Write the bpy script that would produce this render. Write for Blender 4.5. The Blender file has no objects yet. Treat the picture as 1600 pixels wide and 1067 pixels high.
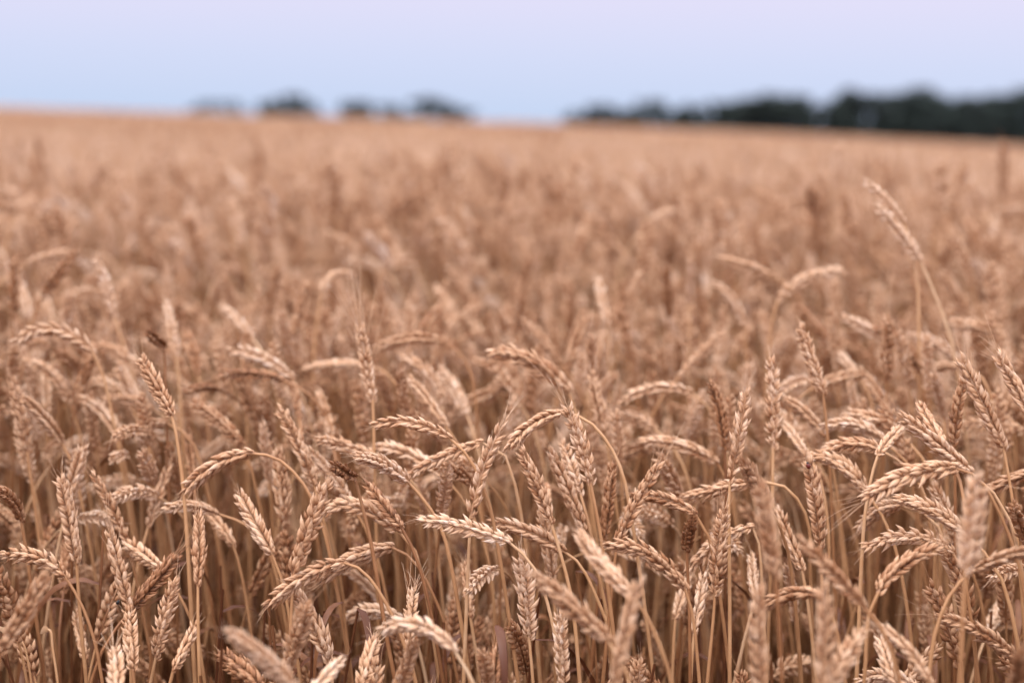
import bpy, math, random
import numpy as np
from mathutils import Vector, Matrix

random.seed(7)
rng = np.random.default_rng(11)
scene = bpy.context.scene
COL = scene.collection

# ------------------------------------------------------------------ camera
F_PX = 2222.0                      # focal length in photo pixels (50 mm on 36 mm, 1600 px)
CAM_H = 1.12
cam_d = bpy.data.cameras.new("camera")
cam = bpy.data.objects.new("camera", cam_d)
COL.objects.link(cam)
cam_d.lens = 50.0
cam_d.sensor_width = 36.0
cam_d.clip_start = 0.02
cam_d.clip_end = 4000.0
PITCH = math.radians(8.88)
ROLL = math.radians(1.3)
cam.matrix_world = (Matrix.Translation((0, 0, CAM_H)) @ Matrix.Rotation(math.pi / 2 - PITCH, 4, 'X')
                    @ Matrix.Rotation(ROLL, 4, 'Z'))
cam_d.dof.use_dof = True
cam_d.dof.focus_distance = 1.42
cam_d.dof.aperture_fstop = 2.1
cam_d.dof.aperture_blades = 8
scene.camera = cam
CM = np.array(cam.matrix_world)

# ------------------------------------------------------------------ sky and light
SUN_EL, SUN_AZ = math.radians(58), math.radians(215)     # azimuth from +Y, clockwise: behind the camera, to the left
world = bpy.data.worlds.new("World")
scene.world = world
world.use_nodes = True
wn, wl = world.node_tree.nodes, world.node_tree.links
wn.clear()
out = wn.new('ShaderNodeOutputWorld')
sky = wn.new('ShaderNodeTexSky')
sky.sky_type = 'NISHITA'
sky.sun_disc = False
sky.sun_elevation = SUN_EL
sky.sun_rotation = SUN_AZ
sky.dust_density = 2.0
tc = wn.new('ShaderNodeTexCoord')
sep = wn.new('ShaderNodeSeparateXYZ')
wl.new(tc.outputs['Generated'], sep.inputs[0])
ramp = wn.new('ShaderNodeValToRGB')
mr = wn.new('ShaderNodeMapRange')
mr.inputs['From Min'].default_value = -0.02
mr.inputs['From Max'].default_value = 0.98
wl.new(sep.outputs['Z'], mr.inputs['Value'])
wl.new(mr.outputs[0], ramp.inputs[0])
SKY_STOPS = [(0.0, (0.212, 0.255, 0.345)), (0.022, (0.218, 0.260, 0.347)), (0.060, (0.243, 0.266, 0.352)),
             (0.105, (0.284, 0.272, 0.352)), (0.25, (0.40, 0.38, 0.48)), (0.5, (0.82, 0.82, 1.0)), (1.0, (0.97, 0.97, 1.0))]
cr = ramp.color_ramp
while len(cr.elements) < len(SKY_STOPS):
    cr.elements.new(0.5)
for e, (p, c) in zip(cr.elements, SKY_STOPS):
    e.position = p
    e.color = (*c, 1)
bg1 = wn.new('ShaderNodeBackground')
bg1.inputs['Strength'].default_value = 1.50
wl.new(ramp.outputs[0], bg1.inputs['Color'])
bg2 = wn.new('ShaderNodeBackground')
bg2.inputs['Strength'].default_value = 0.006
wl.new(sky.outputs[0], bg2.inputs['Color'])
add = wn.new('ShaderNodeAddShader')
wl.new(bg1.outputs[0], add.inputs[0])
wl.new(bg2.outputs[0], add.inputs[1])
wl.new(add.outputs[0], out.inputs['Surface'])

sun_d = bpy.data.lights.new("sun", 'SUN')
sun_d.energy = 0.95
sun_d.angle = math.radians(42)
sun_d.color = (1.0, 0.93, 0.88)
sun = bpy.data.objects.new("sun", sun_d)
COL.objects.link(sun)
sdir = Vector((math.sin(SUN_AZ) * math.cos(SUN_EL), math.cos(SUN_AZ) * math.cos(SUN_EL), math.sin(SUN_EL)))
sun.rotation_euler = sdir.to_track_quat('Z', 'Y').to_euler()

scene.view_settings.view_transform = 'Standard'
scene.view_settings.look = 'None'
scene.view_settings.exposure = 0.78
scene.view_settings.gamma = 1.0
scene.cycles.use_denoising = True
scene.cycles.max_bounces = 6
scene.cycles.diffuse_bounces = 4
scene.cycles.transparent_max_bounces = 4

# ------------------------------------------------------------------ materials
def new_mat(name):
    m = bpy.data.materials.new(name)
    m.use_nodes = True
    n, l = m.node_tree.nodes, m.node_tree.links
    return m, n, l, n['Principled BSDF']

def ramp_node(n, stops):
    r = n.new('ShaderNodeValToRGB')
    while len(r.color_ramp.elements) < len(stops):
        r.color_ramp.elements.new(0.5)
    for e, (p, c) in zip(r.color_ramp.elements, stops):
        e.position = p
        e.color = (*c, 1)
    return r

def math_node(n, l, op, a, b=None, clamp=False):
    m = n.new('ShaderNodeMath')
    m.operation = op
    m.use_clamp = clamp
    for i, v in enumerate((a, b)):
        if v is None:
            continue
        if isinstance(v, (int, float)):
            m.inputs[i].default_value = v
        else:
            l.new(v, m.inputs[i])
    return m.outputs[0]

def straw_material(name, stops, rough, translucent, nscale, per_instance):
    m, n, l, p = new_mat(name)
    at = n.new('ShaderNodeAttribute')
    at.attribute_name = 'grain'            # r: along the husk, g: random per husk, b: ripeness of the whole ear, plus shade painted into sheaths and low straw
    sp = n.new('ShaderNodeSeparateColor')
    l.new(at.outputs['Color'], sp.inputs[0])
    tcn = n.new('ShaderNodeTexCoord')
    no = n.new('ShaderNodeTexNoise')
    no.inputs['Scale'].default_value = nscale
    no.inputs['Detail'].default_value = 3
    l.new(tcn.outputs['Object'], no.inputs['Vector'])
    v = math_node(n, l, 'MULTIPLY', no.outputs['Fac'], 0.34)
    v = math_node(n, l, 'ADD', v, math_node(n, l, 'MULTIPLY', sp.outputs['Green'], 0.22))
    v = math_node(n, l, 'ADD', v, math_node(n, l, 'MULTIPLY', sp.outputs['Red'], 0.20))
    v = math_node(n, l, 'ADD', v, sp.outputs['Blue'])
    if per_instance:
        oi = n.new('ShaderNodeObjectInfo')
        v = math_node(n, l, 'ADD', v, math_node(n, l, 'MULTIPLY', math_node(n, l, 'SUBTRACT', oi.outputs['Random'], 0.40), 0.30))
    v = math_node(n, l, 'SUBTRACT', v, 0.38, True)
    r = ramp_node(n, stops)
    l.new(v, r.inputs[0])
    l.new(r.outputs[0], p.inputs['Base Color'])
    p.inputs['Roughness'].default_value = rough
    p.inputs['Specular IOR Level'].default_value = 0.35
    tr = n.new('ShaderNodeBsdfTranslucent')
    l.new(r.outputs[0], tr.inputs['Color'])
    mx = n.new('ShaderNodeMixShader')
    mx.inputs[0].default_value = translucent
    l.new(p.outputs[0], mx.inputs[1])
    l.new(tr.outputs[0], mx.inputs[2])
    l.new(mx.outputs[0], n['Material Output'].inputs['Surface'])
    bp = n.new('ShaderNodeBump')
    bp.inputs['Strength'].default_value = 0.35
    bp.inputs['Distance'].default_value = 0.0006
    n2 = n.new('ShaderNodeTexNoise')
    n2.inputs['Scale'].default_value = 900
    l.new(tcn.outputs['Object'], n2.inputs['Vector'])
    l.new(n2.outputs['Fac'], bp.inputs['Height'])
    l.new(bp.outputs[0], p.inputs['Normal'])
    return m

EAR_STOPS = [(0.0, (0.17, 0.070, 0.030)), (0.22, (0.38, 0.168, 0.072)), (0.45, (0.64, 0.378, 0.212)),
             (0.72, (0.79, 0.555, 0.375)), (1.0, (0.86, 0.73, 0.63))]
STEM_STOPS = [(0.0, (0.12, 0.040, 0.016)), (0.3, (0.34, 0.150, 0.062)), (0.6, (0.57, 0.31, 0.145)), (1.0, (0.80, 0.58, 0.37))]  # dark end deepened to put the shade between the stalks into the straw colour
M_EAR = straw_material('wheat_husk', EAR_STOPS, 0.55, 0.11, 120, False)
M_STEM = straw_material('wheat_straw', STEM_STOPS, 0.42, 0.05, 60, False)
M_LEAF = straw_material('dry_leaf', STEM_STOPS, 0.6, 0.3, 60, False)
M_EAR_I = straw_material('wheat_husk_field', EAR_STOPS, 0.55, 0.11, 120, True)
M_STEM_I = straw_material('wheat_straw_field', STEM_STOPS, 0.42, 0.05, 60, True)

# ------------------------------------------------------------------ mesh helpers (numpy)
class MB:
    """collects vertices, quads, the 'grain' colour and the material index"""
    def __init__(self):
        self.v, self.f, self.c, self.m, self.n = [], [], [], [], 0
    def add(self, v, f, c, mat=0):
        self.v.append(v); self.f.append(f + self.n); self.c.append(c)
        self.m.append(np.full(len(f), mat, np.int32)); self.n += len(v)
    def mesh(self, name, mats, offset=(0, 0, 0)):
        v = np.concatenate(self.v) - np.array(offset)
        f = np.concatenate(self.f); c = np.concatenate(self.c); mi = np.concatenate(self.m)
        me = bpy.data.meshes.new(name)
        me.vertices.add(len(v)); me.vertices.foreach_set('co', v.astype(np.float32).ravel())
        me.loops.add(len(f) * 4); me.loops.foreach_set('vertex_index', f.astype(np.int32).ravel())
        me.polygons.add(len(f)); me.polygons.foreach_set('loop_start', np.arange(0, len(f) * 4, 4, dtype=np.int32))
        me.polygons.foreach_set('material_index', mi)
        me.polygons.foreach_set('use_smooth', np.ones(len(f), bool))
        a = me.color_attributes.new('grain', 'FLOAT_COLOR', 'POINT')
        a.data.foreach_set('color', np.concatenate([c, np.ones((len(c), 1))], 1).astype(np.float32).ravel())
        for m in mats:
            me.materials.append(m)
        me.update(calc_edges=True)
        return me
    def obj(self, name, mats, parent=None, offset=(0, 0, 0)):
        o = bpy.data.objects.new(name, self.mesh(name, mats, offset))
        COL.objects.link(o)
        if parent:
            o.parent = parent
        return o

def unit(a):
    a = np.asarray(a, float)
    return a / (np.linalg.norm(a, axis=-1, keepdims=True) + 1e-12)

def frames(pts, s0):
    """tangents and parallel-transported side vectors along a polyline"""
    t = unit(np.gradient(pts, axis=0))
    s = np.zeros_like(pts)
    cur = np.asarray(s0, float)
    for i in range(len(pts)):
        cur = cur - t[i] * np.dot(cur, t[i])
        cur = cur / (np.linalg.norm(cur) + 1e-12)
        s[i] = cur
    return t, s, np.cross(t, s)

def grid_faces(rows, cols, wrap=True):
    f = []
    cc = cols if wrap else cols - 1
    for i in range(rows - 1):
        for j in range(cc):
            k = (j + 1) % cols
            f.append((i * cols + j, i * cols + k, (i + 1) * cols + k, (i + 1) * cols + j))
    return np.array(f, np.int64)

def tube(mb, pts, rad, seg, tone, mat=0, rnd=None, s0=(0.31, 0.9, 0.2)):
    pts = np.asarray(pts, float); rad = np.broadcast_to(rad, (len(pts),))
    t, s, b = frames(pts, s0)
    a = np.arange(seg) * 2 * math.pi / seg
    v = pts[:, None] + rad[:, None, None] * (np.cos(a)[None, :, None] * s[:, None] + np.sin(a)[None, :, None] * b[:, None])
    c = np.zeros((len(pts), seg, 3))
    c[..., 0] = np.linspace(0, 1, len(pts))[:, None]
    c[..., 1] = random.random() if rnd is None else rnd
    c[..., 2] = tone
    mb.add(v.reshape(-1, 3), grid_faces(len(pts), seg), c.reshape(-1, 3), mat)

def ribbon(mb, pts, wid, side, tone, mat=0, fold=0.3):
    """a dry leaf: three points across, folded along its midrib"""
    pts = np.asarray(pts, float)
    t, s, b = frames(pts, side)
    tw = np.linspace(0, random.uniform(-2.5, 2.5), len(pts))[:, None]
    s2 = s * np.cos(tw) + b * np.sin(tw); b2 = -s * np.sin(tw) + b * np.cos(tw)
    w = np.asarray(wid)[:, None]
    v = np.stack([pts - s2 * w + b2 * w * fold, pts, pts + s2 * w + b2 * w * fold], 1)
    c = np.zeros((len(pts), 3, 3)); c[..., 0] = np.linspace(0, 1, len(pts))[:, None]
    c[..., 1] = random.random(); c[..., 2] = tone
    mb.add(v.reshape(-1, 3), grid_faces(len(pts), 3, False), c.reshape(-1, 3), mat)

def lobe_template(rings, seg):
    """a husk of length 1 along z, keeled, bulging towards +x, pointed"""
    t = np.linspace(0, 1, rings)
    r = np.interp(t, [0, .12, .3, .5, .7, .88, 1.0], [.35, .78, 1.0, .94, .62, .20, .03])
    a = np.arange(seg) * 2 * math.pi / seg
    x = r[:, None] * np.cos(a)[None] ; y = r[:, None] * np.sin(a)[None]
    x = np.where(x > 0, x * 1.12, x * 0.75)
    v = np.stack([x, y, np.broadcast_to(t[:, None], x.shape)], -1)
    return v, t, grid_faces(rings, seg)

LOBES = {k: lobe_template(*k) for k in ((7, 8), (6, 6), (5, 5), (4, 4))}

def sample(poly, u):
    """point on a polyline by arc-length fraction"""
    d = np.concatenate([[0], np.cumsum(np.linalg.norm(np.diff(poly, axis=0), axis=1))])
    u = np.asarray(u) * d[-1]
    return np.stack([np.interp(u, d, poly[:, k]) for k in range(3)], -1), d[-1]

def ear_mesh(mb, poly, side, tone, res=(7, 8), n=19, spread=0.0, fat=1.0, lobes=5, mat=0):
    """the ear: spikelets left and right of the rachis, each a fan of husks"""
    u = np.linspace(0.0, 0.93, n)
    dense, L = sample(poly, np.linspace(0, 1, 48))
    t_all, s_all, b_all = frames(dense, side)
    idx = np.clip((u * 47).round().astype(int), 0, 47)
    P, T, S, B = dense[idx], t_all[idx], s_all[idx], b_all[idx]
    tv, tt, tf = LOBES[res]
    rings, seg = res
    #       out(mm) fan(mm) start(mm) tiltout tiltfan len(mm) halfwidth
    spec = [(2.1, 0.0, 2.2, 19, 0, 12.8, 2.45),
            (1.3, 2.2, 0.6, 17, 18, 13.8, 2.6), (1.3, -2.2, 0.6, 17, -18, 13.8, 2.6),
            (1.5, 2.8, -1.8, 20, 22, 10.4, 2.1), (1.5, -2.8, -1.8, 20, -22, 10.4, 2.1)][:lobes]
    if lobes == 3:
        spec = [(2.5, 0.0, 1.5, 20, 0, 11.0, 2.3), (2.2, 2.6, -0.5, 22, 20, 12.8, 3.2), (2.2, -2.6, -0.5, 22, -20, 12.8, 3.2)]
    k = min(1.25, max(0.72, L / 0.088)) ** 0.6 * fat
    vs, fs, cs, base = [], [], [], 0
    for i in range(n):
        sg = 1 if i % 2 else -1
        size = k * float(np.interp(u[i], [0, .12, .35, .7, .93], [.68, .92, 1.04, .96, .74])) * random.uniform(.93, 1.07)
        stone = tone + random.gauss(0, .05)
        for (o, fn, st, to, tf_, ln, hw) in spec:
            if random.random() < .03:
                continue
            a = math.radians(to * (1 + spread) + random.gauss(0, 8)) * (0.55 if i == n - 1 else 1)
            g = math.radians(tf_ * (1 + 0.6 * spread) + random.gauss(0, 8))
            out_v = S[i] * sg
            z = unit(T[i] * math.cos(a) * math.cos(g) + out_v * math.sin(a) * math.cos(g) + B[i] * math.sin(g))
            x = unit(out_v * 0.8 + B[i] * (0.9 if fn > 0 else -0.9 if fn < 0 else 0) )
            x = unit(x - z * np.dot(x, z)); y = np.cross(z, x)
            l_ = ln * 1e-3 * size * random.uniform(.92, 1.08); w_ = hw * 1e-3 * size * random.uniform(.92, 1.08)
            bow = np.sin(tt * math.pi) * 0.07 * l_ + tt ** 4 * random.uniform(-.05, .07) * l_
            v = (P[i] + out_v * o * 1e-3 * size + B[i] * fn * 1e-3 * size + T[i] * st * 1e-3 * size
                 + x * (tv[..., 0:1] * w_ * 0.85 + bow[:, None, None]) + y * tv[..., 1:2] * w_ + z * tv[..., 2:3] * l_)
            c = np.empty((rings, seg, 3)); c[..., 0] = tt[:, None]; c[..., 1] = random.random(); c[..., 2] = stone
            vs.append(v.reshape(-1, 3)); cs.append(c.reshape(-1, 3)); fs.append(tf + base); base += rings * seg
    mb.add(np.concatenate(vs), np.concatenate(fs), np.concatenate(cs), mat)
    tube(mb, dense[::4], 0.0011, 5, tone, mat)
    return dense, t_all, s_all, b_all

def awn_mesh(mb, fr, lo, hi, count, tone, u0=0.75, mat=0, rad=0.00022):
    dense, t, s, b = fr
    for _ in range(count):
        i = int(random.uniform(u0, 1.0) * 47)
        d = unit(t[i] + s[i] * random.gauss(0, .22) + b[i] * random.gauss(0, .22))
        p0 = dense[i] + s[i] * random.uniform(-.003, .003) + b[i] * random.uniform(-.003, .003) + t[i] * .006
        L = random.uniform(lo, hi)
        bend = unit(rng.normal(size=3)) * L * random.uniform(.05, .3)
        w = np.linspace(0, 1, 6)[:, None]
        tube(mb, p0 + d * L * w + bend * w ** 2, np.linspace(rad, rad * .35, 6), 3, tone, mat)

def catmull(P, per=8):
    P = [np.asarray(p, float) for p in P]
    P = [2 * P[0] - P[1]] + P + [2 * P[-1] - P[-2]]
    o = []
    for i in range(1, len(P) - 2):
        p0, p1, p2, p3 = P[i - 1:i + 3]
        d01, d12, d23 = (max(1e-6, np.linalg.norm(b - a)) ** .5 for a, b in ((p0, p1), (p1, p2), (p2, p3)))
        m1 = (p2 - p1 + d12 * ((p1 - p0) / d01 - (p2 - p0) / (d01 + d12)))
        m2 = (p2 - p1 + d12 * ((p3 - p2) / d23 - (p3 - p1) / (d12 + d23)))
        for q in np.linspace(0, 1, per, endpoint=False):
            o.append((2 * p1 - 2 * p2 + m1 + m2) * q ** 3 + (-3 * p1 + 3 * p2 - 2 * m1 - m2) * q * q + m1 * q + p1)
    o.append(P[-2])
    return np.array(o)

def stem_mesh(mb, pts, tone, r0=0.0019, r1=0.00115, seg=7, mat=0, sheath=True):
    dense, L = sample(pts, np.linspace(0, 1, max(18, len(pts))))
    u = np.linspace(0, 1, len(dense))
    r = np.interp(u, [0, .55, .85, 1], [r0, r0 * .95, (r0 + r1) / 2, r1])
    tube(mb, dense, r, seg, tone, mat)
    if sheath:      # the dry sheath that wraps the stem up to its last node
        k = random.uniform(.35, .6)
        m = u <= k
        if m.sum() > 3:
            tube(mb, dense[m], r[m] * 1.22 + 0.0002, seg, tone - .16, mat)  # sheath colour lowered to stand for the shade inside the crop
        for q in (k, k * random.uniform(.4, .6)):      # swollen joints
            p, _ = sample(dense, np.array([q - .008, q - .003, q, q + .003, q + .008]))
            tube(mb, p, np.array([1.05, 1.5, 1.65, 1.5, 1.05]) * r0, seg, tone - .22, mat)
    return dense

def tag(o, label, cat, group=None, kind=None):
    if label: o['label'] = label
    if cat: o['category'] = cat
    if group: o['group'] = group
    if kind: o['kind'] = kind
    return o

# ------------------------------------------------------------------ ground
def ground_material():
    m, n, l, p = new_mat('dry_soil')
    t_ = n.new('ShaderNodeTexCoord')
    a = n.new('ShaderNodeTexNoise'); a.inputs['Scale'].default_value = 14; a.inputs['Detail'].default_value = 8
    l.new(t_.outputs['Object'], a.inputs['Vector'])
    r = ramp_node(n, [(0.3, (0.07, 0.042, 0.026)), (0.55, (0.14, 0.085, 0.05)), (0.75, (0.26, 0.16, 0.085))])
    l.new(a.outputs['Fac'], r.inputs[0]); l.new(r.outputs[0], p.inputs['Base Color'])
    p.inputs['Roughness'].default_value = .95
    b = n.new('ShaderNodeBump'); b.inputs['Strength'].default_value = .8; b.inputs['Distance'].default_value = .02
    l.new(a.outputs['Fac'], b.inputs['Height']); l.new(b.outputs[0], p.inputs['Normal'])
    return m

def terrain(x, y):
    """level around the camera, then falling very gently away, a little more towards the right"""
    k = min(1.0, max(0.0, (y - 3.0) / 9.0)); k = k * k * (3 - 2 * k)
    q = min(1.0, max(0.0, x / (.36 * max(y, 1.0)))) ** 1.4
    p_ = min(1.0, max(0.0, -x / (.36 * max(y, 1.0)))) ** 1.4
    roll_ = .05 * math.sin(x * .31 + y * .05) + .04 * math.sin(x * .13 - y * .11 + 1.3) + .03 * math.sin(x * .9 + .4)
    return -k * max(0.0, y - 3.0) * (.0022 + .0085 * q - .0025 * p_) + k * roll_ * min(1.6, .6 + y / 60)

gx = sorted(set([round(s * v, 3) for s in (-1, 1) for v in [0, .5] + [1.1 ** i for i in range(2, 78)]] + [-1500, 1500]))
gy = [-40, -2, 0, 1, 2, 3] + [3 * 1.09 ** i for i in range(1, 79)]
g = bpy.data.meshes.new('ground')
g.from_pydata([(x, y, terrain(x, y)) for y in gy for x in gx], [], grid_faces(len(gy), len(gx), False).tolist())
g.materials.append(ground_material())
go = bpy.data.objects.new('ground', g); COL.objects.link(go)
tag(go, None, None, kind='structure')

# ------------------------------------------------------------------ wheat stalks read off the photograph
def ray(px, py):
    d = np.array([(px - 800) / F_PX, -(py - 533.5) / F_PX, -1.0])
    return CM[:3, :3] @ d

CAMP = CM[:3, 3]
def at(px, py, d):
    return CAMP + ray(px, py) * d

def project(p):
    q = CM[:3, :3].T @ (np.asarray(p) - CAMP)
    return 800 + F_PX * q[0] / -q[2], 533.5 - F_PX * q[1] / -q[2], -q[2]

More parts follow.
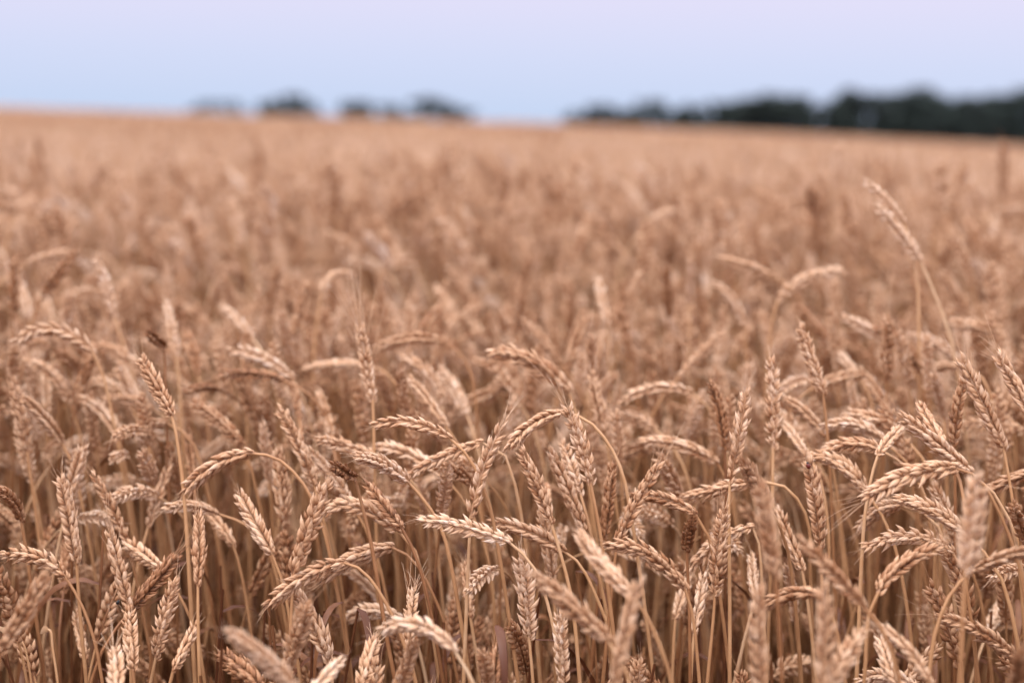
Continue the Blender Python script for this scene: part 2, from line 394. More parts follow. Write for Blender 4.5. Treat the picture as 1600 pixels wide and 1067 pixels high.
EARS = '''
t1.40 2,868 65,873 105,905 130,950 150,1010 160,1067
t1.40a 172,828 187,895 203,955 205,1067
t1.36 200,945 204,995 208,1048 212,1100
b1.42a 277,868 245,905 207,950
t1.40 275,903 257,965 243,1030 235,1067
t1.38 310,803 311,860 309,915 312,1067 | small neat upright ear on a straight stem, lower left
t1.22 73,898 36,960 0,1020 -8,1067
t1.46 95,745 108,810 120,880 122,920 135,1067
b1.60 104,842 103,880 99,926
t1.50 118,955 126,995 134,1032 135,1067
p1.50 193,848 222,866 252,888 280,930 305,985 320,1067
t1.36 306,973 290,1010 270,1048 262,1080
t1.26a 180,1013 182,1055 186,1105
p1.13 357,988 405,1022 462,1075 480,1120 | big pale ear blurred close up at the bottom edge, left third
b1.30 345,1022 375,1045 412,1078
t1.55 143,738 172,790 200,850 212,900
t1.60 320,795 345,825 365,852 380,910 392,985
t1.38 512,752 482,828 458,900 456,940 453,1000
t1.38 420,947 474,903 540,878 570,895 602,940 625,990 650,1067 | long ear drooping left in an arch above the bottom, left third
t1.48 500,908 557,870 615,855 645,875 675,925 702,1000
t1.46 375,772 400,820 426,866 440,905
t1.38 655,813 722,822 798,848 838,893 860,960 880,1067 | long sharp golden ear lying level to the left in the centre
t1.46 768,818 825,830 882,862 905,880 935,940 958,1005
p1.22 597,987 655,978 712,1018 728,1045 745,1075 | pale thick ear arching left at the bottom, just left of centre
t1.40a 645,918 642,965 636,1015 634,1067
t1.32a 585,998 576,1030 562,1078
t1.30 648,998 634,1045 615,1095
t1.40 452,920 488,968 516,1040 520,1070
t1.30 480,942 466,990 448,1045
p1.20 532,1033 508,1058 478,1090
t1.50 725,880 731,922 735,965 740,995 748,1050
p1.56 540,967 580,955 627,967 650,1000
b1.30a 777,1008 772,1045 768,1095
t1.32 752,1018 760,1050 764,1095
p1.66 540,890 570,912 603,948
p1.40 812,865 821,925 827,998 833,1067
t1.18 835,900 890,945 952,1003 985,1067
t1.20 905,833 945,885 992,932 1012,965 1050,1067
t1.12 1000,905 982,970 958,1075 950,1110
t1.36 945,853 1012,865 1072,922 1082,960 1090,1030
p1.36 876,952 877,1010 881,1078
t1.40 1131,790 1123,860 1117,930 1115,960 1105,1067
p1.45 1100,897 1092,945 1084,992 1079,1067
p1.54 1076,905 1064,938 1055,967 1050,1067
b1.42e-.05 1083,810 1076,833 1073,862 1076,920 1078,1000 | dark brown stubby ear hanging over, beside the long straight stem
t1.50 1075,893 1127,842 1178,822 1186,850 1190,900
p1.50 1174,868 1176,900 1181,935 1165,990
t1.14 1187,918 1184,990 1190,1085
t1.14 1188,755 1200,830 1212,905 1222,1067
t1.52 846,795 856,850 863,905
t1.18 1248,843 1300,895 1350,948 1372,972 1400,1040
p1.20 1373,978 1415,1012 1455,1068 1465,1100
p1.38 1350,857 1425,838 1487,862 1503,885 1512,930
t1.30 1467,853 1402,888 1372,928 1357,960 1352,1040
t1.45 1470,848 1497,905 1521,978 1525,1067
p1.14 1525,742 1521,810 1508,897 1505,930 1500,1067 | pale upright ear blurred close up, near the right edge
t1.28 1612,860 1570,870 1523,890 1490,920 1462,985 1450,1067
t1.36a 1465,965 1530,987 1592,1032
t1.10 1285,912 1290,990 1284,1090
t1.12 1345,988 1322,1025 1295,1075
t1.28 1196,948 1240,927 1280,930 1300,960 1312,1010
t1.38 1262,718 1276,790 1281,855 1284,900 | golden upright ear with the red beetle at its tip
t1.50 1213,795 1232,840 1254,892 1262,940
p1.56 1228,880 1236,920 1243,972
p1.28 1374,998 1385,1032 1402,1075
p1.62 1562,942 1555,962 1543,988
t1.50 1550,905 1580,890 1615,893
p1.34 1342,1066 1385,1056 1432,1075
t1.12 1598,1018 1590,1060 1582,1110
t1.50 220,560 247,608 270,652 277,690 288,780 305,1067
t1.50 288,772 335,727 395,708 432,716 468,748 492,790 512,850 | golden ear drooping left from a long arched stem, left third
t1.66 18,592 32,650 43,708 50,760 60,830
t1.66 37,622 70,655 97,692 112,720
p1.75 128,623 163,645 185,682 196,730 212,830
p1.58 131,698 117,745 102,802
b1.48 -12,766 16,778 34,815 38,840
t1.72 190,680 225,667 260,659 300,690 318,740
b1.80 143,725 168,708 193,684
t1.70 300,628 345,662 380,698 395,740
b1.70 293,672 297,710 302,748
p1.86 38,564 82,585 110,632 126,680 132,720
p1.90 70,582 71,610 73,645 75,700
b1.86 147,542 131,592 114,648 112,700
t1.86 183,568 204,612 222,658 232,700
p1.90 138,606 160,598 186,612
t1.80 163,625 200,624 240,640
t1.62 262,733 246,778 231,825
p1.66 222,706 232,730 244,758
p1.62 176,782 210,768 245,775
t1.58 257,797 295,790 340,803 390,822 420,860
b1.82 290,613 318,606 346,610
t1.62L 563,508 572,570 583,628 584,680 586,760 | pale ear with a wide fan of long awns standing above its neighbours
p1.70 625,578 630,615 636,658 637,720 637,827
t1.44 583,665 642,661 705,686 735,718 757,765 768,800
t1.50 640,742 695,712 755,690 785,702
p1.44 558,713 600,726 637,752 655,772 685,815 700,860
t1.42a 787,660 757,728 735,808 733,850
t1.60 493,684 542,698 592,716
t1.56 434,638 466,692 491,758
t1.60 483,703 520,745 552,792
b1.42e-.06 522,727 537,737 554,745 562,775 580,850 605,1000 618,1067 | dark brown ear turned end-on on a long thin stem, left of centre
b1.44 573,757 600,790 628,824 650,870 672,950
t1.50 505,806 556,790 625,832 645,850
t1.70 640,593 670,630 698,668
t1.86 628,560 667,584 691,632 694,690
p1.86 688,576 712,610 730,648
t1.76 497,613 507,645 517,682
t1.76 453,592 461,620 468,655
p1.70 410,662 416,705 421,752
t1.60 434,703 441,760 446,822
p1.55 699,733 694,770 689,808
t1.84 765,553 827,563 890,613 902,650
t1.92 738,563 780,583 815,632
t1.90 588,545 645,529 697,536 727,562 741,605 746,660
p1.80 358,549 410,560 458,592 480,640
b1.76 343,590 392,584 443,594
t1.92 478,576 520,570 562,569
t1.42a 884,633 906,690 923,757 932,800 945,880 | pale upright sharp ear with wispy tip leaning left, centre of the photo
t1.48 793,702 832,664 880,645 915,655 945,685 968,727 980,770
t1.42 813,703 838,755 861,817 870,845 892,930 906,1067
t1.50 858,703 882,755 912,828
p1.54 877,688 893,730 908,775
t1.70 924,583 935,632 946,683
t1.76 968,632 1022,606 1082,613 1105,635 1125,668
t1.66 1003,690 1062,695 1122,722 1135,745
b1.60 1109,595 1126,645 1133,703 1134,770
t1.44 1166,608 1155,680 1140,755 1140,900 1140,1067 | tall upright ear on the thick straight vertical stem right of centre
b1.52 957,722 951,780 944,842
t1.44a 1032,722 992,790 963,852 958,900
t1.46 988,775 1040,780 1088,803 1105,830
t1.52 1068,778 1120,765 1172,755
t1.38a 1163,722 1183,762 1204,798
t1.76 946,660 985,652 1025,672
t1.62 1031,713 1046,742 1062,775
t1.56 1204,558 1208,625 1208,702 1206,830
t1.60 1250,508 1267,562 1287,618 1291,660 1296,720
t1.66 1224,622 1260,646 1292,684 1300,720
p1.62 1288,668 1337,665 1385,693
t1.64 1318,652 1360,653 1405,678
t1.52 1286,708 1330,693 1378,704
p1.46e.05 1406,670 1388,688 1371,712 1363,740 1352,800 1345,900 1338,1067 | short pale ear turned away on a long slanting stem, right side
p1.52 1268,714 1312,724 1354,768
t1.34a 1352,780 1420,743 1495,731 1530,748 1556,790 1578,840 1598,910 | large sharp ear arching left with bristles, largest level ear at the right
t1.40 1403,780 1455,795 1504,830
p1.50 1343,828 1375,797 1412,790 1445,802 1470,832
t1.40a 1408,650 1460,690 1517,738
t1.43 1437,633 1456,665 1478,702
t1.44a 1499,558 1535,630 1569,702 1576,745 1587,820
t1.42a 1558,553 1588,605 1620,665
b1.50 1507,588 1496,642 1490,697 1492,740
t1.40 1583,788 1592,815 1603,848
t1.50 1535,774 1575,752 1620,735
p1.74 1458,583 1467,615 1475,652 1478,700
t1.76 1345,578 1370,612 1392,653
t1.80 1347,587 1315,590 1278,602
p1.84 1218,612 1243,598 1272,594
t1.54 1458,758 1480,805 1503,855
t1.60 1226,663 1245,688 1264,715
b2.15 25,398 23,448 20,497 20,550 22,620
b2.15 120,391 92,430 64,467 50,505
p2.15 149,401 166,447 179,497 190,530 203,565
p2.25 31,440 38,468 46,500 48,560
p2.10 22,538 85,515 147,552 160,580
t2.00 143,540 187,553 228,583
b1.72e-.06 231,519 244,530 257,543 258,600 262,700 266,840 | dark brown ear turned end-on at the top of a thin upright stem, upper left
p1.90 260,473 270,517 276,557 280,600 284,670
b2.20 687,478 672,498 653,523 | short dark brown ear slanting right beyond the long-awned ear
p2.30 550,433 522,431 503,457 495,500 490,570
p2.30 934,437 941,472 949,508 951,550
p2.45 1080,402 1079,437 1077,474 1077,530
p2.35 1116,443 1145,470 1164,512 1166,560
p2.25 1322,424 1262,434 1215,470 1205,510 1200,570 | pale ear arching right like a hook, blurred beyond the right centre
t2.50 1123,404 1165,415 1208,432
p1.95 1351,282 1382,312 1413,347 1432,430 1436,530 | upper of the two tall pale ears leaning left above the crop
p1.92 1371,324 1405,362 1438,407 1452,440 1476,500 1492,560 | lower of the two tall pale ears, on the long slanting yellow stem
p2.00 1318,496 1356,515 1393,543
b1.90 1364,515 1405,535 1442,585 1446,620
p2.00 1418,524 1460,535 1493,560
p2.10 1486,504 1540,515 1578,540
p2.00 1299,543 1318,560 1339,584
p1.80 1447,580 1472,573 1500,573
t2.10 1132,518 1097,550 1058,592
t2.10 917,498 901,538 884,583
t2.05 818,500 846,530 877,568
p2.20 346,478 370,500 394,528
b2.30 968,478 977,520 986,563
t2.60 1000,425 985,470 972,515
p2.40 860,600 830,640 812,690
'''
TONES = {'p': 0.58, 't': 0.44, 'b': 0.22}
ONES = 'zero one two three four five six seven eight nine ten eleven twelve thirteen fourteen fifteen sixteen seventeen eighteen nineteen'.split()
TENS = '- - twenty thirty forty fifty sixty seventy eighty ninety'.split()
def words(n):
    n = int(max(0, min(99, n)))
    return ONES[n] if n < 20 else TENS[n // 10] + ('-' + ONES[n % 10] if n % 10 else '')

used_labels = set()
def label_for(tone, ear_poly, awns, special=None):
    b = project(ear_poly[0]); t = project(ear_poly[-1]); m = project(ear_poly[len(ear_poly) // 2])
    col = 'pale' if tone > .5 else 'brown' if tone < .27 else 'golden'
    dx, dy = t[0] - b[0], b[1] - t[1]
    L = math.hypot(dx, dy)
    ang = math.degrees(math.atan2(dx, dy))
    sd = 'left' if dx < 0 else 'right'
    if L < 45: shape = 'seen nearly end-on'
    elif abs(ang) < 14: shape = 'standing upright'
    elif abs(ang) < 62: shape = 'leaning ' + sd
    elif abs(ang) < 100: shape = 'bent level to the ' + sd
    else: shape = 'drooping to the ' + sd
    px, py = m[0] / 16, m[1] / 10.67
    aw = 'bristly ' if awns else ''
    if m[2] < 1.2: shape += ' blurred close up'
    for dx_, dy_ in ((0, 0), (1, 0), (-1, 0), (0, 1), (0, -1), (1, 1), (-1, -1), (2, 0), (0, 2)):
        pl = f"{words(px + dx_)} percent across, {words(py + dy_)} percent down"
        lab = f"{aw}{col} wheat ear {shape}, {pl}"
        if pl not in used_labels:
            break
    used_labels.add(pl)
    return lab

GROUP = 'wheat stalks of the field'
n_plants = 0
def make_plant(stem_pts, ear_poly, side, tone, res, awns='s', spread=0.0, fat=1.0, nsp=19, label=None, leaf=False):
    """one stalk: an Empty at its foot, stem, ear (> awns) and sometimes a dry leaf"""
    global n_plants
    n_plants += 1
    foot = stem_pts[0]
    root = bpy.data.objects.new('wheat_stalk', None)
    root.empty_display_size = .05
    root.location = foot
    COL.objects.link(root)
    tag(root, label or label_for(tone, ear_poly, awns in 'aL'), 'wheat stalk', GROUP)
    mb = MB()
    st = tone + random.uniform(-.10, .10)
    dense = stem_mesh(mb, stem_pts, st, random.uniform(.0020, .0027), random.uniform(.0013, .0016))
    mb.obj('stem', [M_STEM], root, foot)
    mb = MB()
    fr = ear_mesh(mb, ear_poly, side, tone, res, nsp, spread, fat)
    ear = mb.obj('ear', [M_EAR], root, foot)
    mb = MB()
    at_ = min(tone + .1, .6)
    if awns == 'L':
        awn_mesh(mb, fr, .05, .085, 30, at_, .25, rad=.0004)
    elif awns == 'a':
        awn_mesh(mb, fr, .02, .05, 10, at_, .55, rad=.0004)
        awn_mesh(mb, fr, .006, .016, 10, at_, .4)
    else:
        awn_mesh(mb, fr, .006, .024, 9, at_, .7, rad=.00035)
        awn_mesh(mb, fr, .004, .011, 16, at_, .05, rad=.0003)
    mb.obj('awns', [M_EAR], ear)
    bpy.context.view_layer
    o = ear.children[0]
    o.data.transform(Matrix.Translation([-x for x in foot]))
    if leaf:
        mb = MB()
        k = int(len(dense) * random.uniform(.35, .55))
        p = dense[k]; az = random.uniform(0, 6.28); L = random.uniform(.09, .2)
        w = np.linspace(0, 1, 12)
        h = np.array([math.cos(az), math.sin(az), 0])
        pts = p + h * (L * .5 * np.sin(w * 1.6))[:, None] + np.array([0, 0, 1]) * (L * (.35 * w - 1.0 * w ** 2))[:, None]
        ribbon(mb, pts, .0035 * np.interp(w, [0, .15, .6, 1], [.5, 1, .8, .08]), np.cross(h, (0, 0, 1)), max(.5, tone + .1))
        mb.obj('leaf', [M_LEAF], root, foot)
    return root

def hero(line):
    line, _, own = line.partition('|')
    tok = line.split()
    head = tok[0]
    tone = min(.63, max(.14, TONES[head[0]] + random.gauss(0, .06)))
    i = 1
    while i < len(head) and head[i] in '0123456789.':
        i += 1
    d = float(head[1:i]); rest = head[i:]
    awns = 'L' if 'L' in rest else 'a' if 'a' in rest else 's'
    ez = float(rest[rest.index('e') + 1:]) if 'e' in rest else 0.0
    P = [tuple(map(float, q.split(','))) for q in tok[1:]]
    tip, mid, base, wps = P[0], P[1], P[2], P[3:]
    Lpx = math.dist(tip, mid) + math.dist(mid, base)
    d = min(d if d < 1.8 else 1.8 + (d - 1.8) * .4, .108 * F_PX / Lpx)
    L = Lpx * d / F_PX
    if ez == 0.0 and L < .074:      # a short ear is turned towards or away from us
        ez = math.sqrt(.076 ** 2 - L ** 2) * (1 if random.random() < .7 else -1) * .9
    A, M, T = at(*base, d), at(*mid, d + ez * .5), at(*tip, d + ez)
    q = np.linspace(0, 1, 24)[:, None]
    poly = A * (2 * (q - .5) * (q - 1)) + M * (-4 * q * (q - 1)) + T * (2 * q * (q - .5))
    tan0 = unit(poly[1] - poly[0])
    down = np.array([0, 0, -1.0])
    W = [at(*w, d) for w in wps if w[1] < 1300]
    if not W:
        if tan0[2] > .55:
            W = [A - tan0 * .05 + down * .01]
        else:
            W = [A - tan0 * .035 + down * .008, A - tan0 * .065 + down * .05 + np.array([0, .01, 0]), A - tan0 * .075 + down * .12 + np.array([0, .02, 0])]
    last = W[-1]
    prev = W[-2] if len(W) > 1 else A
    slope = np.clip((last - prev)[:2] / max(.02, prev[2] - last[2]), -.22, .22)
    z = last[2]
    g1 = np.array([last[0] + slope[0] * z * .35, last[1] + .02 + slope[1] * z * .3, z * .5])
    g0 = np.array([g1[0] + slope[0] * z * .12, g1[1] + .01, 0.0])
    pts = [g0, g1] + W[::-1] + [A]
    stem = catmull(pts + [poly[3]], 8)[:-8]
    stem = np.concatenate([stem, [poly[0] + tan0 * .002]])
    view = unit(M - CAMP)
    s0 = unit(np.cross(tan0, view))
    ang = random.gauss(0, .55)
    s0 = s0 * math.cos(ang) + np.cross(tan0, s0) * math.sin(ang)
    spread = max(-.15, random.gauss(.12, .24)) + (.15 if tone > .5 else 0)
    make_plant(stem, poly, s0, tone, (7, 8) if d < 1.65 else (6, 6), awns, spread, random.uniform(.86, 1.1),
               random.choice((15, 17, 17, 19, 21)), own.strip() or None, random.random() < .42)

for ln in EARS.strip().splitlines():
    hero(ln)

def dome(mb, c, ax, up, l, w, h, u0, u1, tone=.3):
    """part of a domed shell, long axis ax, u0..u1 of the turn around it"""
    ax = unit(ax); up = unit(up - ax * np.dot(up, ax)); sd = np.cross(ax, up)
    R, S_ = 9, 9
    th = np.linspace(.02, math.pi - .02, R); ph = np.linspace(u0, u1, S_)
    v = (c + ax * (np.cos(th) * l)[:, None, None] + np.sin(th)[:, None, None] * (sd * (np.cos(ph) * w)[None, :, None] + up * (np.sin(ph) * h)[None, :, None]))
    mb.add(v.reshape(-1, 3), grid_faces(R, S_, False), np.full((R * S_, 3), tone))

def plain(name, col, rough):
    m, n, l, p = new_mat(name)
    no = n.new('ShaderNodeTexNoise'); no.inputs['Scale'].default_value = 700
    rr = ramp_node(n, [(.35, tuple(c * .6 for c in col)), (.7, col)])
    l.new(no.outputs['Fac'], rr.inputs[0]); l.new(rr.outputs[0], p.inputs['Base Color']); p.inputs['Roughness'].default_value = rough
    return m

def beetle(px, py, d, ax, size, shell, body, label):
    c = at(px, py, d); up = -unit(ray(px, py)); ax = np.asarray(ax, float)
    root = bpy.data.objects.new('beetle', None); root.location = c; root.empty_display_size = .01; COL.objects.link(root)
    tag(root, label, 'beetle')
    for u0, u1 in ((.04, math.pi / 2 - .03), (math.pi / 2 + .03, math.pi - .04)):
        mb = MB(); dome(mb, c, ax, up, size, size * .72, size * .62, u0, u1); mb.obj('wing_case', [shell], root, c)
    mb = MB(); dome(mb, c - up * size * .05, ax, up, size * .96, size * .66, size * .5, 0, 2 * math.pi); mb.obj('belly', [body], root, c)
    mb = MB(); dome(mb, c + ax * size * 1.02, ax, up, size * .34, size * .42, size * .36, 0, 2 * math.pi); mb.obj('head', [body], root, c)
    sd = np.cross(ax, up)
    for k in (-.5, 0, .5):
        for sg in (-1, 1):
            mb = MB(); p = c + ax * k * size
            tube(mb, [p + sd * sg * size * .5, p + sd * sg * size * .95 + up * size * .12, p + sd * sg * size * 1.25 - up * size * .3], size * .06, 4, .2)
            mb.obj('leg', [body], root, c)
M_RED, M_BLACK = plain('red_shell', (.16, .022, .012), .3), plain('black_shell', (.012, .010, .010), .35)
beetle(1263, 728, 1.371, CM[:3, :3] @ np.array([-.25, 1, 0]) / 1.03, .0030, M_RED, M_BLACK, 'tiny dark red beetle clinging to the tip of a golden ear')
beetle(184, 941, 1.386, CM[:3, :3] @ np.array([.5, .86, 0]), .0022, M_BLACK, M_BLACK, 'tiny black beetle on the side of an upright ear')

def loose_straw(P, d, label, tone, rad):
    pts = catmull([at(x, y, d) for x, y in P], 6)
    pts = np.concatenate([[np.array([pts[0][0] + .01, pts[0][1] + .02, 0])], pts])
    root = bpy.data.objects.new('broken_straw', None); root.location = pts[0]; COL.objects.link(root)
    tag(root, label, 'straw')
    mb = MB(); k = int(len(pts) * .72)
    tube(mb, pts[:k + 1], rad, 6, tone); mb.obj('stem', [M_STEM], root, pts[0])
    mb = MB(); tail = pts[k:]
    ribbon(mb, tail, np.interp(np.linspace(0, 1, len(tail)), [0, .4, 1], [rad, .0042, .001]), (.2, .3, 1), tone); mb.obj('leaf', [M_LEAF], root, pts[0])
loose_straw([(93, 1090), (88, 1050), (82, 1010), (79, 986), (73, 983), (64, 990)], 1.36, 'pale broken straw with a bleached folded top, low among the stalks', .72, .0012)
loose_straw([(52, 1090), (45, 1040), (36, 1005), (22, 993), (-6, 978)], 1.44, 'whitish bent straw at the very edge of the photo', .66, .0011)

# ------------------------------------------------------------------ stalks grown by rule (filling plants and the far field)
def grow(height, lean, droop, yaw, ear_len, wob=0.0):
    """stem and ear centre lines of a stalk standing at the origin; it bends over towards yaw"""
    n = 56
    Lt = height
    s = np.linspace(0, 1, n)
    th = lean * s + droop * np.clip((s - .66) / .34, 0, 1) ** 1.6
    ds = Lt / (n - 1)
    x = np.cumsum(np.sin(th)) * ds; z = np.cumsum(np.cos(th)) * ds
    y = wob * np.sin(s * 3.1) * .02
    p = np.stack([x * math.cos(yaw) - y * math.sin(yaw), x * math.sin(yaw) + y * math.cos(yaw), z], 1)
    p -= p[0]
    k = int(n * (1 - ear_len / Lt))
    return p[:k + 1], p[k:]

def random_habit():
    r = random.random()
    droop = random.uniform(.05, .45) if r < .52 else random.uniform(.5, 1.2) if r < .76 else random.uniform(1.2, 2.3)
    yaw = math.pi + random.gauss(0, .9) if random.random() < .62 else random.uniform(0, 2 * math.pi)
    return droop, yaw

need = max(0, 297 - n_plants)
cnt, tries = 0, 0
while cnt < need and tries < 20000:
    tries += 1
    d = 1.45 + 1.15 * random.random() ** .8
    px = random.uniform(-20, 1620)
    gpos = at(px, 533, d); gpos[2] = 0
    droop, yaw = random_habit()
    st, er = grow(random.uniform(.80, .90), random.uniform(0, .10), droop, yaw, random.uniform(.078, .095), random.gauss(0, 1))
    st = st + gpos; er = er + gpos
    top = max(st[:, 2].max(), er[:, 2].max())
    pm = project(er[len(er) // 2])
    if not (0 < pm[0] < 1600 and 440 < pm[1] < 1040):
        continue
    if d < 1.75 and pm[1] < 700:
        continue
    tone = min(.58, random.choice((.42, .42, .38, .52, .30)) + random.gauss(0, .05))
    ang = random.uniform(0, 6.28)
    t0 = unit(er[1] - er[0]); s0 = unit(np.cross(t0, (math.cos(ang), math.sin(ang), .2)))
    make_plant(st, er, s0, tone, (6, 6), 'a' if random.random() < .12 else 's', max(-.1, random.gauss(.12, .22)), random.uniform(.92, 1.08), 17, None, random.random() < .42)
    cnt += 1
print('plants', n_plants)

# ------------------------------------------------------------------ the rest of the field: ONE object of kind stuff
def proto_collection(name, meshes):
    c = bpy.data.collections.new(name)
    for i, me in enumerate(meshes):
        c.objects.link(bpy.data.objects.new(f'{name}_{i:02d}', me))
    return c

def plant_into(mb, habit, h, lod, at_=(0, 0, 0), tone=None, scale=1.0):
    droop, yaw = habit
    st, er = grow(h, random.uniform(0, .12), droop, yaw, random.uniform(.078, .096), random.gauss(0, 1))
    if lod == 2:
        tone = max(.22, .32 + random.gauss(0, .10))  # distant stalks darkened in colour to offset the light on their tops
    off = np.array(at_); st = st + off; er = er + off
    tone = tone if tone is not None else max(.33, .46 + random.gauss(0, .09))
    if lod == 0:
        stem_mesh(mb, st, tone + .05, .002, .0012, 5, 1)
        fr = ear_mesh(mb, er, unit(rng.normal(size=3)), tone, (5, 5), 18, max(-.1, random.gauss(.12, .22)), random.uniform(.95, 1.1), 3)
        awn_mesh(mb, fr, .005, .03, 6, tone + .1, .6, rad=.0003)
    elif lod == 1:
        tube(mb, st[::8], .0019, 3, tone + .05, 1)
        u = np.linspace(0, .92, 10)
        pos, L = sample(er, u); t, s, b = frames(pos, unit(rng.normal(size=3)))
        tv, tt, tf = LOBES[(4, 4)]
        for i in range(10):
            sg = 1 if i % 2 else -1
            z = unit(t[i] + s[i] * sg * .42); x = unit(s[i] * sg - z * np.dot(s[i] * sg, z)); y = np.cross(z, x)
            v = pos[i] + s[i] * sg * .0024 + x * tv[..., 0:1] * .0032 + y * tv[..., 1:2] * .0046 + z * tv[..., 2:3] * .0155
            c = np.empty((4, 4, 3)); c[..., 0] = tt[:, None]; c[..., 1] = random.random(); c[..., 2] = tone
            mb.add(v.reshape(-1, 3), tf, c.reshape(-1, 3), 0)
    else:
        k = int(len(st) * .55)
        tube(mb, st[k::9], .003 * scale, 3, tone + .03, 1)
        pos, L = sample(er, np.linspace(0, 1, 5))
        tube(mb, pos, np.array([.3, 1, .9, .75, .15]) * .0068 * scale, 4, tone, 0)

MATS_I = [M_EAR_I, M_STEM_I]
near = []
for i in range(18):
    mb = MB()
    hb = ([.25, .4, .15, .7, .9, 1.1, .05, 1.5, 1.7, 1.9, .35, 2.2, .3, .55, .2, .1, 1.4, .5][i], math.pi + random.gauss(0, .5))
    plant_into(mb, hb, random.uniform(.84, .9), 0)
    near.append(mb.mesh('field_stalk', MATS_I))
under = []
for i in range(8):          # broken straws, dead leaves and late tillers low in the crop; straw and leaf colours darkened to paint in the shade there
    mb = MB()
    for k in range(7):
        x, y = random.uniform(-.06, .06), random.uniform(-.06, .06)
        az = random.uniform(0, 6.28); h = random.uniform(.3, .66); ln_ = random.uniform(0, .16)
        top = np.array([x + math.cos(az) * h * ln_, y + math.sin(az) * h * ln_, h])
        pts = catmull([np.array([x, y, 0]), (np.array([x, y, 0]) + top) / 2 + rng.normal(size=3) * .006, top], 6)
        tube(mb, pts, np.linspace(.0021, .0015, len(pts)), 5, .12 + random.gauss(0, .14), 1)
        for q in range(2):
            p = pts[random.randrange(4, len(pts))]; az2 = random.uniform(0, 6.28); L = random.uniform(.10, .22)
            w = np.linspace(0, 1, 9); hh = np.array([math.cos(az2), math.sin(az2), 0])
            lp = p + hh * (L * .45 * np.sin(w * 1.5))[:, None] + np.array([0, 0, 1]) * (L * (.3 * w - 1.1 * w ** 2))[:, None]
            lp[:, 2] = np.maximum(lp[:, 2], .004)
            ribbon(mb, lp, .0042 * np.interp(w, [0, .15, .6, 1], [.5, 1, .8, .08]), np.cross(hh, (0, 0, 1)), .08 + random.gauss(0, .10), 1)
    plant_into(mb, random_habit(), random.uniform(.52, .68), 0, (random.uniform(-.05, .05), random.uniform(-.05, .05), 0), .30)
    under.append(mb.mesh('field_straw', MATS_I))
mid = []
for i in range(6):
    mb = MB()
    for k in range(90):
        plant_into(mb, random_habit(), random.gauss(.84, .07), 1, (random.uniform(-.25, .25), random.uniform(-.25, .25), 0))
    mid.append(mb.mesh('field_patch', MATS_I))
far = []
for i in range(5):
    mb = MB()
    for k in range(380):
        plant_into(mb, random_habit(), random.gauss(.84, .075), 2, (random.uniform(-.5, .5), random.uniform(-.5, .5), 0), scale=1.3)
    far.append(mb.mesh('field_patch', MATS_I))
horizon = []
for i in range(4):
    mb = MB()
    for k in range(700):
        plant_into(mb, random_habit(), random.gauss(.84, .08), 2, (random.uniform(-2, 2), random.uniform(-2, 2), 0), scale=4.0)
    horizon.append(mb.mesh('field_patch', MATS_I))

pts, zone, rot, scl, pick = [], [], [], [], []
def put(x, y, z_, tilt, s_, nv, yaw):
    pts.append((x, y, terrain(x, y))); zone.append(z_); scl.append(s_); pick.append(random.randrange(nv))
    rot.append((random.gauss(0, tilt), random.gauss(0, tilt), yaw))

def halfw(y, m):
    return .37 * y + m
DENS = 580
# beside and beyond the stalks above
y0, y1 = .25, 5.0
N = int(DENS * (y1 - y0) * 2 * halfw(y1, .7))
for _ in range(N):
    y = random.uniform(y0, y1); x = random.uniform(-1, 1) * halfw(y1, .7)
    if abs(x) > halfw(y, .7):
        continue
    inside = abs(x) < .37 * y
    if inside and y < 1.55:
        continue
    p = 1.0 if not inside else min(1.0, (y - 1.5) / .5)
    if random.random() > p:
        continue
    if not inside and y < 1.6 and abs(x) < .37 * y + .22:
        continue
    s_ = random.gauss(1.02, .07)
    if inside and y < 2.0:
        s_ = min(s_, random.uniform(.84, .94))
    elif inside and y < 2.5:
        s_ = min(s_, .95)
    put(x, y, 0, .05, s_, len(near), random.gauss(0, .9) if random.random() < .66 else random.uniform(0, 6.28))
for _ in range(int(140 * 5 * 2 * halfw(4.2, .7))):
    y = random.uniform(.1, 4.2); x = random.uniform(-1, 1) * halfw(4.2, .7)
    if abs(x) < halfw(y, .7):
        put(x, y, 1, .06, random.uniform(.75, 1.05) if y > 1.3 else random.uniform(.7, .95), len(under), random.uniform(0, 6.28))
def patches(ya, yb, step, z_, nv, m):
    y = ya
    while y < yb:
        hw = halfw(y + step, m)
        x = -hw + random.uniform(0, step)
        while x < hw:
            put(x + random.uniform(-.1, .1) * step, y + step / 2, z_, 0.0, random.gauss(1, .025), nv, random.choice((0, 0, math.pi)) + random.gauss(0, .25))
            x += step
        y += step
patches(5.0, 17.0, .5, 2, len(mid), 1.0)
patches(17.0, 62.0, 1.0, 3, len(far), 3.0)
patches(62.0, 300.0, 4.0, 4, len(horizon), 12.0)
for _ in range(700):        # stalks that overtop the crop
    y = 3 + 24 * random.random() ** 1.4; x = random.uniform(-1, 1) * .45 * y
    put(x, y, 0, .05, random.uniform(1.05, 1.14), len(near), random.gauss(0, .9))
print('field points', len(pts))

me = bpy.data.meshes.new('wheat_field')
me.vertices.add(len(pts)); me.vertices.foreach_set('co', np.array(pts, np.float32).ravel())
for nm, tp, data in (('zone', 'INT', zone), ('pick', 'INT', pick), ('scl', 'FLOAT', scl)):
    a = me.attributes.new(nm, tp, 'POINT'); a.data.foreach_set('value', np.array(data))
a = me.attributes.new('rot', 'FLOAT_VECTOR', 'POINT'); a.data.foreach_set('vector', np.array(rot, np.float32).ravel())
me.update()
field = bpy.data.objects.new('wheat_field', me)
COL.objects.link(field)
tag(field, 'ripe wheat crop filling the field back to the skyline', 'wheat', kind='stuff')

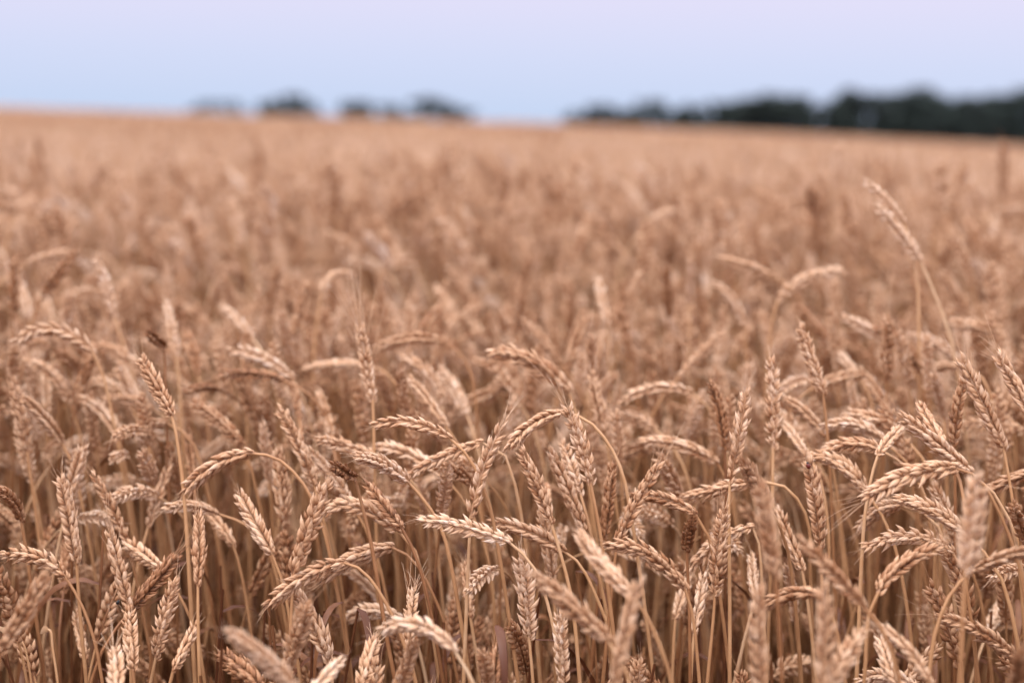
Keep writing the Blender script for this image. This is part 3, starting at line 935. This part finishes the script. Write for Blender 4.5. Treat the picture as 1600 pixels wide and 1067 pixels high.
ng = bpy.data.node_groups.new('sow_field', 'GeometryNodeTree')
ng.interface.new_socket('Geometry', in_out='INPUT', socket_type='NodeSocketGeometry')
ng.interface.new_socket('Geometry', in_out='OUTPUT', socket_type='NodeSocketGeometry')
gn, gl = ng.nodes, ng.links
gi, goo = gn.new('NodeGroupInput'), gn.new('NodeGroupOutput')
jn = gn.new('GeometryNodeJoinGeometry')
def named(nm, tp):
    a = gn.new('GeometryNodeInputNamedAttribute'); a.data_type = tp; a.inputs['Name'].default_value = nm
    return a.outputs['Attribute']
z_at, p_at, s_at, r_at = named('zone', 'INT'), named('pick', 'INT'), named('scl', 'FLOAT'), named('rot', 'FLOAT_VECTOR')
e2r = gn.new('FunctionNodeEulerToRotation'); gl.new(r_at, e2r.inputs[0])
for k, (nm, ms) in enumerate((('near', near), ('under', under), ('mid', mid), ('far', far), ('horizon', horizon))):
    ci = gn.new('GeometryNodeCollectionInfo')
    ci.inputs['Collection'].default_value = proto_collection('field_' + nm, ms)
    ci.inputs['Separate Children'].default_value = True
    ci.inputs['Reset Children'].default_value = True
    cmp = gn.new('FunctionNodeCompare'); cmp.data_type = 'INT'; cmp.operation = 'EQUAL'
    ia = [s for s in cmp.inputs if s.type == 'INT']
    gl.new(z_at, ia[0]); ia[1].default_value = k
    ip = gn.new('GeometryNodeInstanceOnPoints')
    gl.new(gi.outputs[0], ip.inputs['Points']); gl.new(cmp.outputs[0], ip.inputs['Selection'])
    gl.new(ci.outputs[0], ip.inputs['Instance']); ip.inputs['Pick Instance'].default_value = True
    gl.new(p_at, ip.inputs['Instance Index']); gl.new(e2r.outputs[0], ip.inputs['Rotation']); gl.new(s_at, ip.inputs['Scale'])
    gl.new(ip.outputs[0], jn.inputs[0])
gl.new(jn.outputs[0], goo.inputs[0])
md = field.modifiers.new('sow', 'NODES'); md.node_group = ng

# ------------------------------------------------------------------ trees on the skyline
def foliage_material():
    m, n, l, p = new_mat('tree_leaves')
    oi = n.new('ShaderNodeAttribute'); oi.attribute_name = 'grain'
    sp = n.new('ShaderNodeSeparateColor'); l.new(oi.outputs['Color'], sp.inputs[0])
    r = ramp_node(n, [(0, (0.010, 0.019, 0.017)), (1, (0.024, 0.040, 0.030))])
    l.new(sp.outputs['Green'], r.inputs[0]); l.new(r.outputs[0], p.inputs['Base Color'])
    p.inputs['Roughness'].default_value = .8
    return m
def bark_material():
    m, n, l, p = new_mat('tree_bark')
    no = n.new('ShaderNodeTexNoise'); no.inputs['Scale'].default_value = 8
    r = ramp_node(n, [(.3, (.04, .03, .022)), (.7, (.1, .075, .055))]); l.new(no.outputs['Fac'], r.inputs[0])
    l.new(r.outputs[0], p.inputs['Base Color']); p.inputs['Roughness'].default_value = .9
    return m
M_LEAVES, M_BARK = foliage_material(), bark_material()
HORIZ = lambda px: project(np.array([(px - 800) / F_PX * 1e5, 1e5, CAM_H]))[1]
def tree(px, top_y, width_px, D, label, group):
    w = width_px / F_PX * D
    x = (px - 800) / F_PX * D
    h = (HORIZ(px) - top_y + 5) / F_PX * D + CAM_H - terrain(x, D)
    root = bpy.data.objects.new('tree', None); zb = terrain(x, D); root.location = (x, D, zb); COL.objects.link(root)
    tag(root, label, 'tree', group)
    mb = MB()
    tube(mb, catmull([(0, 0, 0), (random.uniform(-.15, .15), 0, h * .35), (random.uniform(-.3, .3), 0, h * .8)], 6), np.linspace(.028 * h, .008 * h, 13), 7, .3)
    for k in range(7):
        z = h * random.uniform(.2, .7); az = random.uniform(0, 6.28); r = w * random.uniform(.25, .42)
        tube(mb, [(0, 0, z), (r * .5 * math.cos(az), r * .5 * math.sin(az), z + h * .08), (r * math.cos(az), r * math.sin(az), z + h * .2)], np.array([.011, .008, .003]) * h, 5, .3)
    mb.obj('trunk', [M_BARK], root)
    mb = MB()
    clumps = []
    for k in range(48):
        a = random.uniform(0, 6.28); zz = random.uniform(.04, .9)
        rr = w * .5 * math.sqrt(max(0.05, 1 - ((zz - .42) / .58) ** 2)) * random.uniform(.25, .85)
        clumps.append((rr * math.cos(a), rr * math.sin(a) , zz * h, random.uniform(.13, .2) * min(h, w * 1.2)))
    clumps.append((0, 0, h * .9, .12 * h))
    for cx, cy, cz, cr_ in clumps:
        n = 130
        d = unit(rng.normal(size=(n, 3))); q = np.array([cx, cy, cz]) + d * cr_ * (rng.random((n, 1)) ** .4)
        q[:, 2] = np.clip(q[:, 2], .15, h)
        a1 = unit(rng.normal(size=(n, 3))); a2 = unit(np.cross(a1, d)); sz = .055 * h * rng.uniform(.5, 1.1, (n, 1)) * .8
        v = np.stack([q - a1 * sz, q + a2 * sz * .6, q + a1 * sz, q - a2 * sz * .6], 1)
        c = np.zeros((n, 4, 3)); c[..., 1] = (random.random() * .6 + rng.random(n) * .4)[:, None]
        mb.add(v.reshape(-1, 3), np.arange(n * 4).reshape(-1, 4), c.reshape(-1, 3))
    mb.obj('crown', [M_LEAVES], root)

TREES_L = [(340, 157, 66, 'low broad tree, leftmost dark tree on the skyline'),
           (428, 157, 50, 'low tree against the left side of the tallest crown in the small skyline group'),
           (457, 147, 56, 'tallest rounded tree of the small group at left on the skyline'),
           (551, 157, 40, 'narrow low tree just past the wide gap in the small skyline group'),
           (600, 162, 44, 'lowest rounded tree between two taller ones in the small skyline group'),
           (667, 152, 56, 'broad domed tree standing last but one in the small skyline group'),
           (712, 166, 48, 'faint low bush-like tree ending the small skyline group')]
for px, ty, w, lab in TREES_L:
    tree(px, ty + 7, w * 1.75, 320 + random.uniform(-12, 12), lab, 'small group of trees on the skyline')
TREES_R = [(893, 180, 44, 'lowest bushy tree beginning the long dark tree belt'), (934, 168, 46, 'small domed tree second along from the low end of the belt'),
           (975, 177, 36, 'short tree in the dip after the first dome of the belt'), (1010, 163, 60, 'broad rounded tree third dome from the low end of the belt'),
           (1062, 168, 46, 'small tree close against the broad third dome'), (1116, 165, 52, 'dark round tree after the shallow notch in the belt'),
           (1152, 160, 44, 'tree rising just before the double-topped hump'), (1183, 153, 56, 'higher half of the double-topped hump in the belt'),
           (1228, 155, 54, 'lower half of the double-topped hump in the belt'), (1268, 168, 46, 'short tree in the deep notch of the belt'),
           (1306, 145, 40, 'tall pointed tree right after the deep notch of the belt'), (1345, 153, 56, 'flat-topped tree between two peaks of the belt'),
           (1388, 153, 52, 'tree leaning up to the highest peak of the belt'), (1418, 143, 52, 'highest peaked tree of the belt'),
           (1456, 157, 52, 'sloping tree just past the highest peak'), (1500, 157, 54, 'even-topped tree in the solid part of the belt'),
           (1545, 155, 54, 'even-topped tree one before the frame edge'), (1592, 145, 54, 'tall tree cut by the edge of the frame'),
           (1640, 150, 60, 'tree ending the belt beyond the frame edge')]
for px, ty, w, lab in TREES_R[:-1]:
    tree(px, ty, w * 1.75, 255 + random.uniform(-8, 8), lab, 'long dark belt of trees on the skyline')
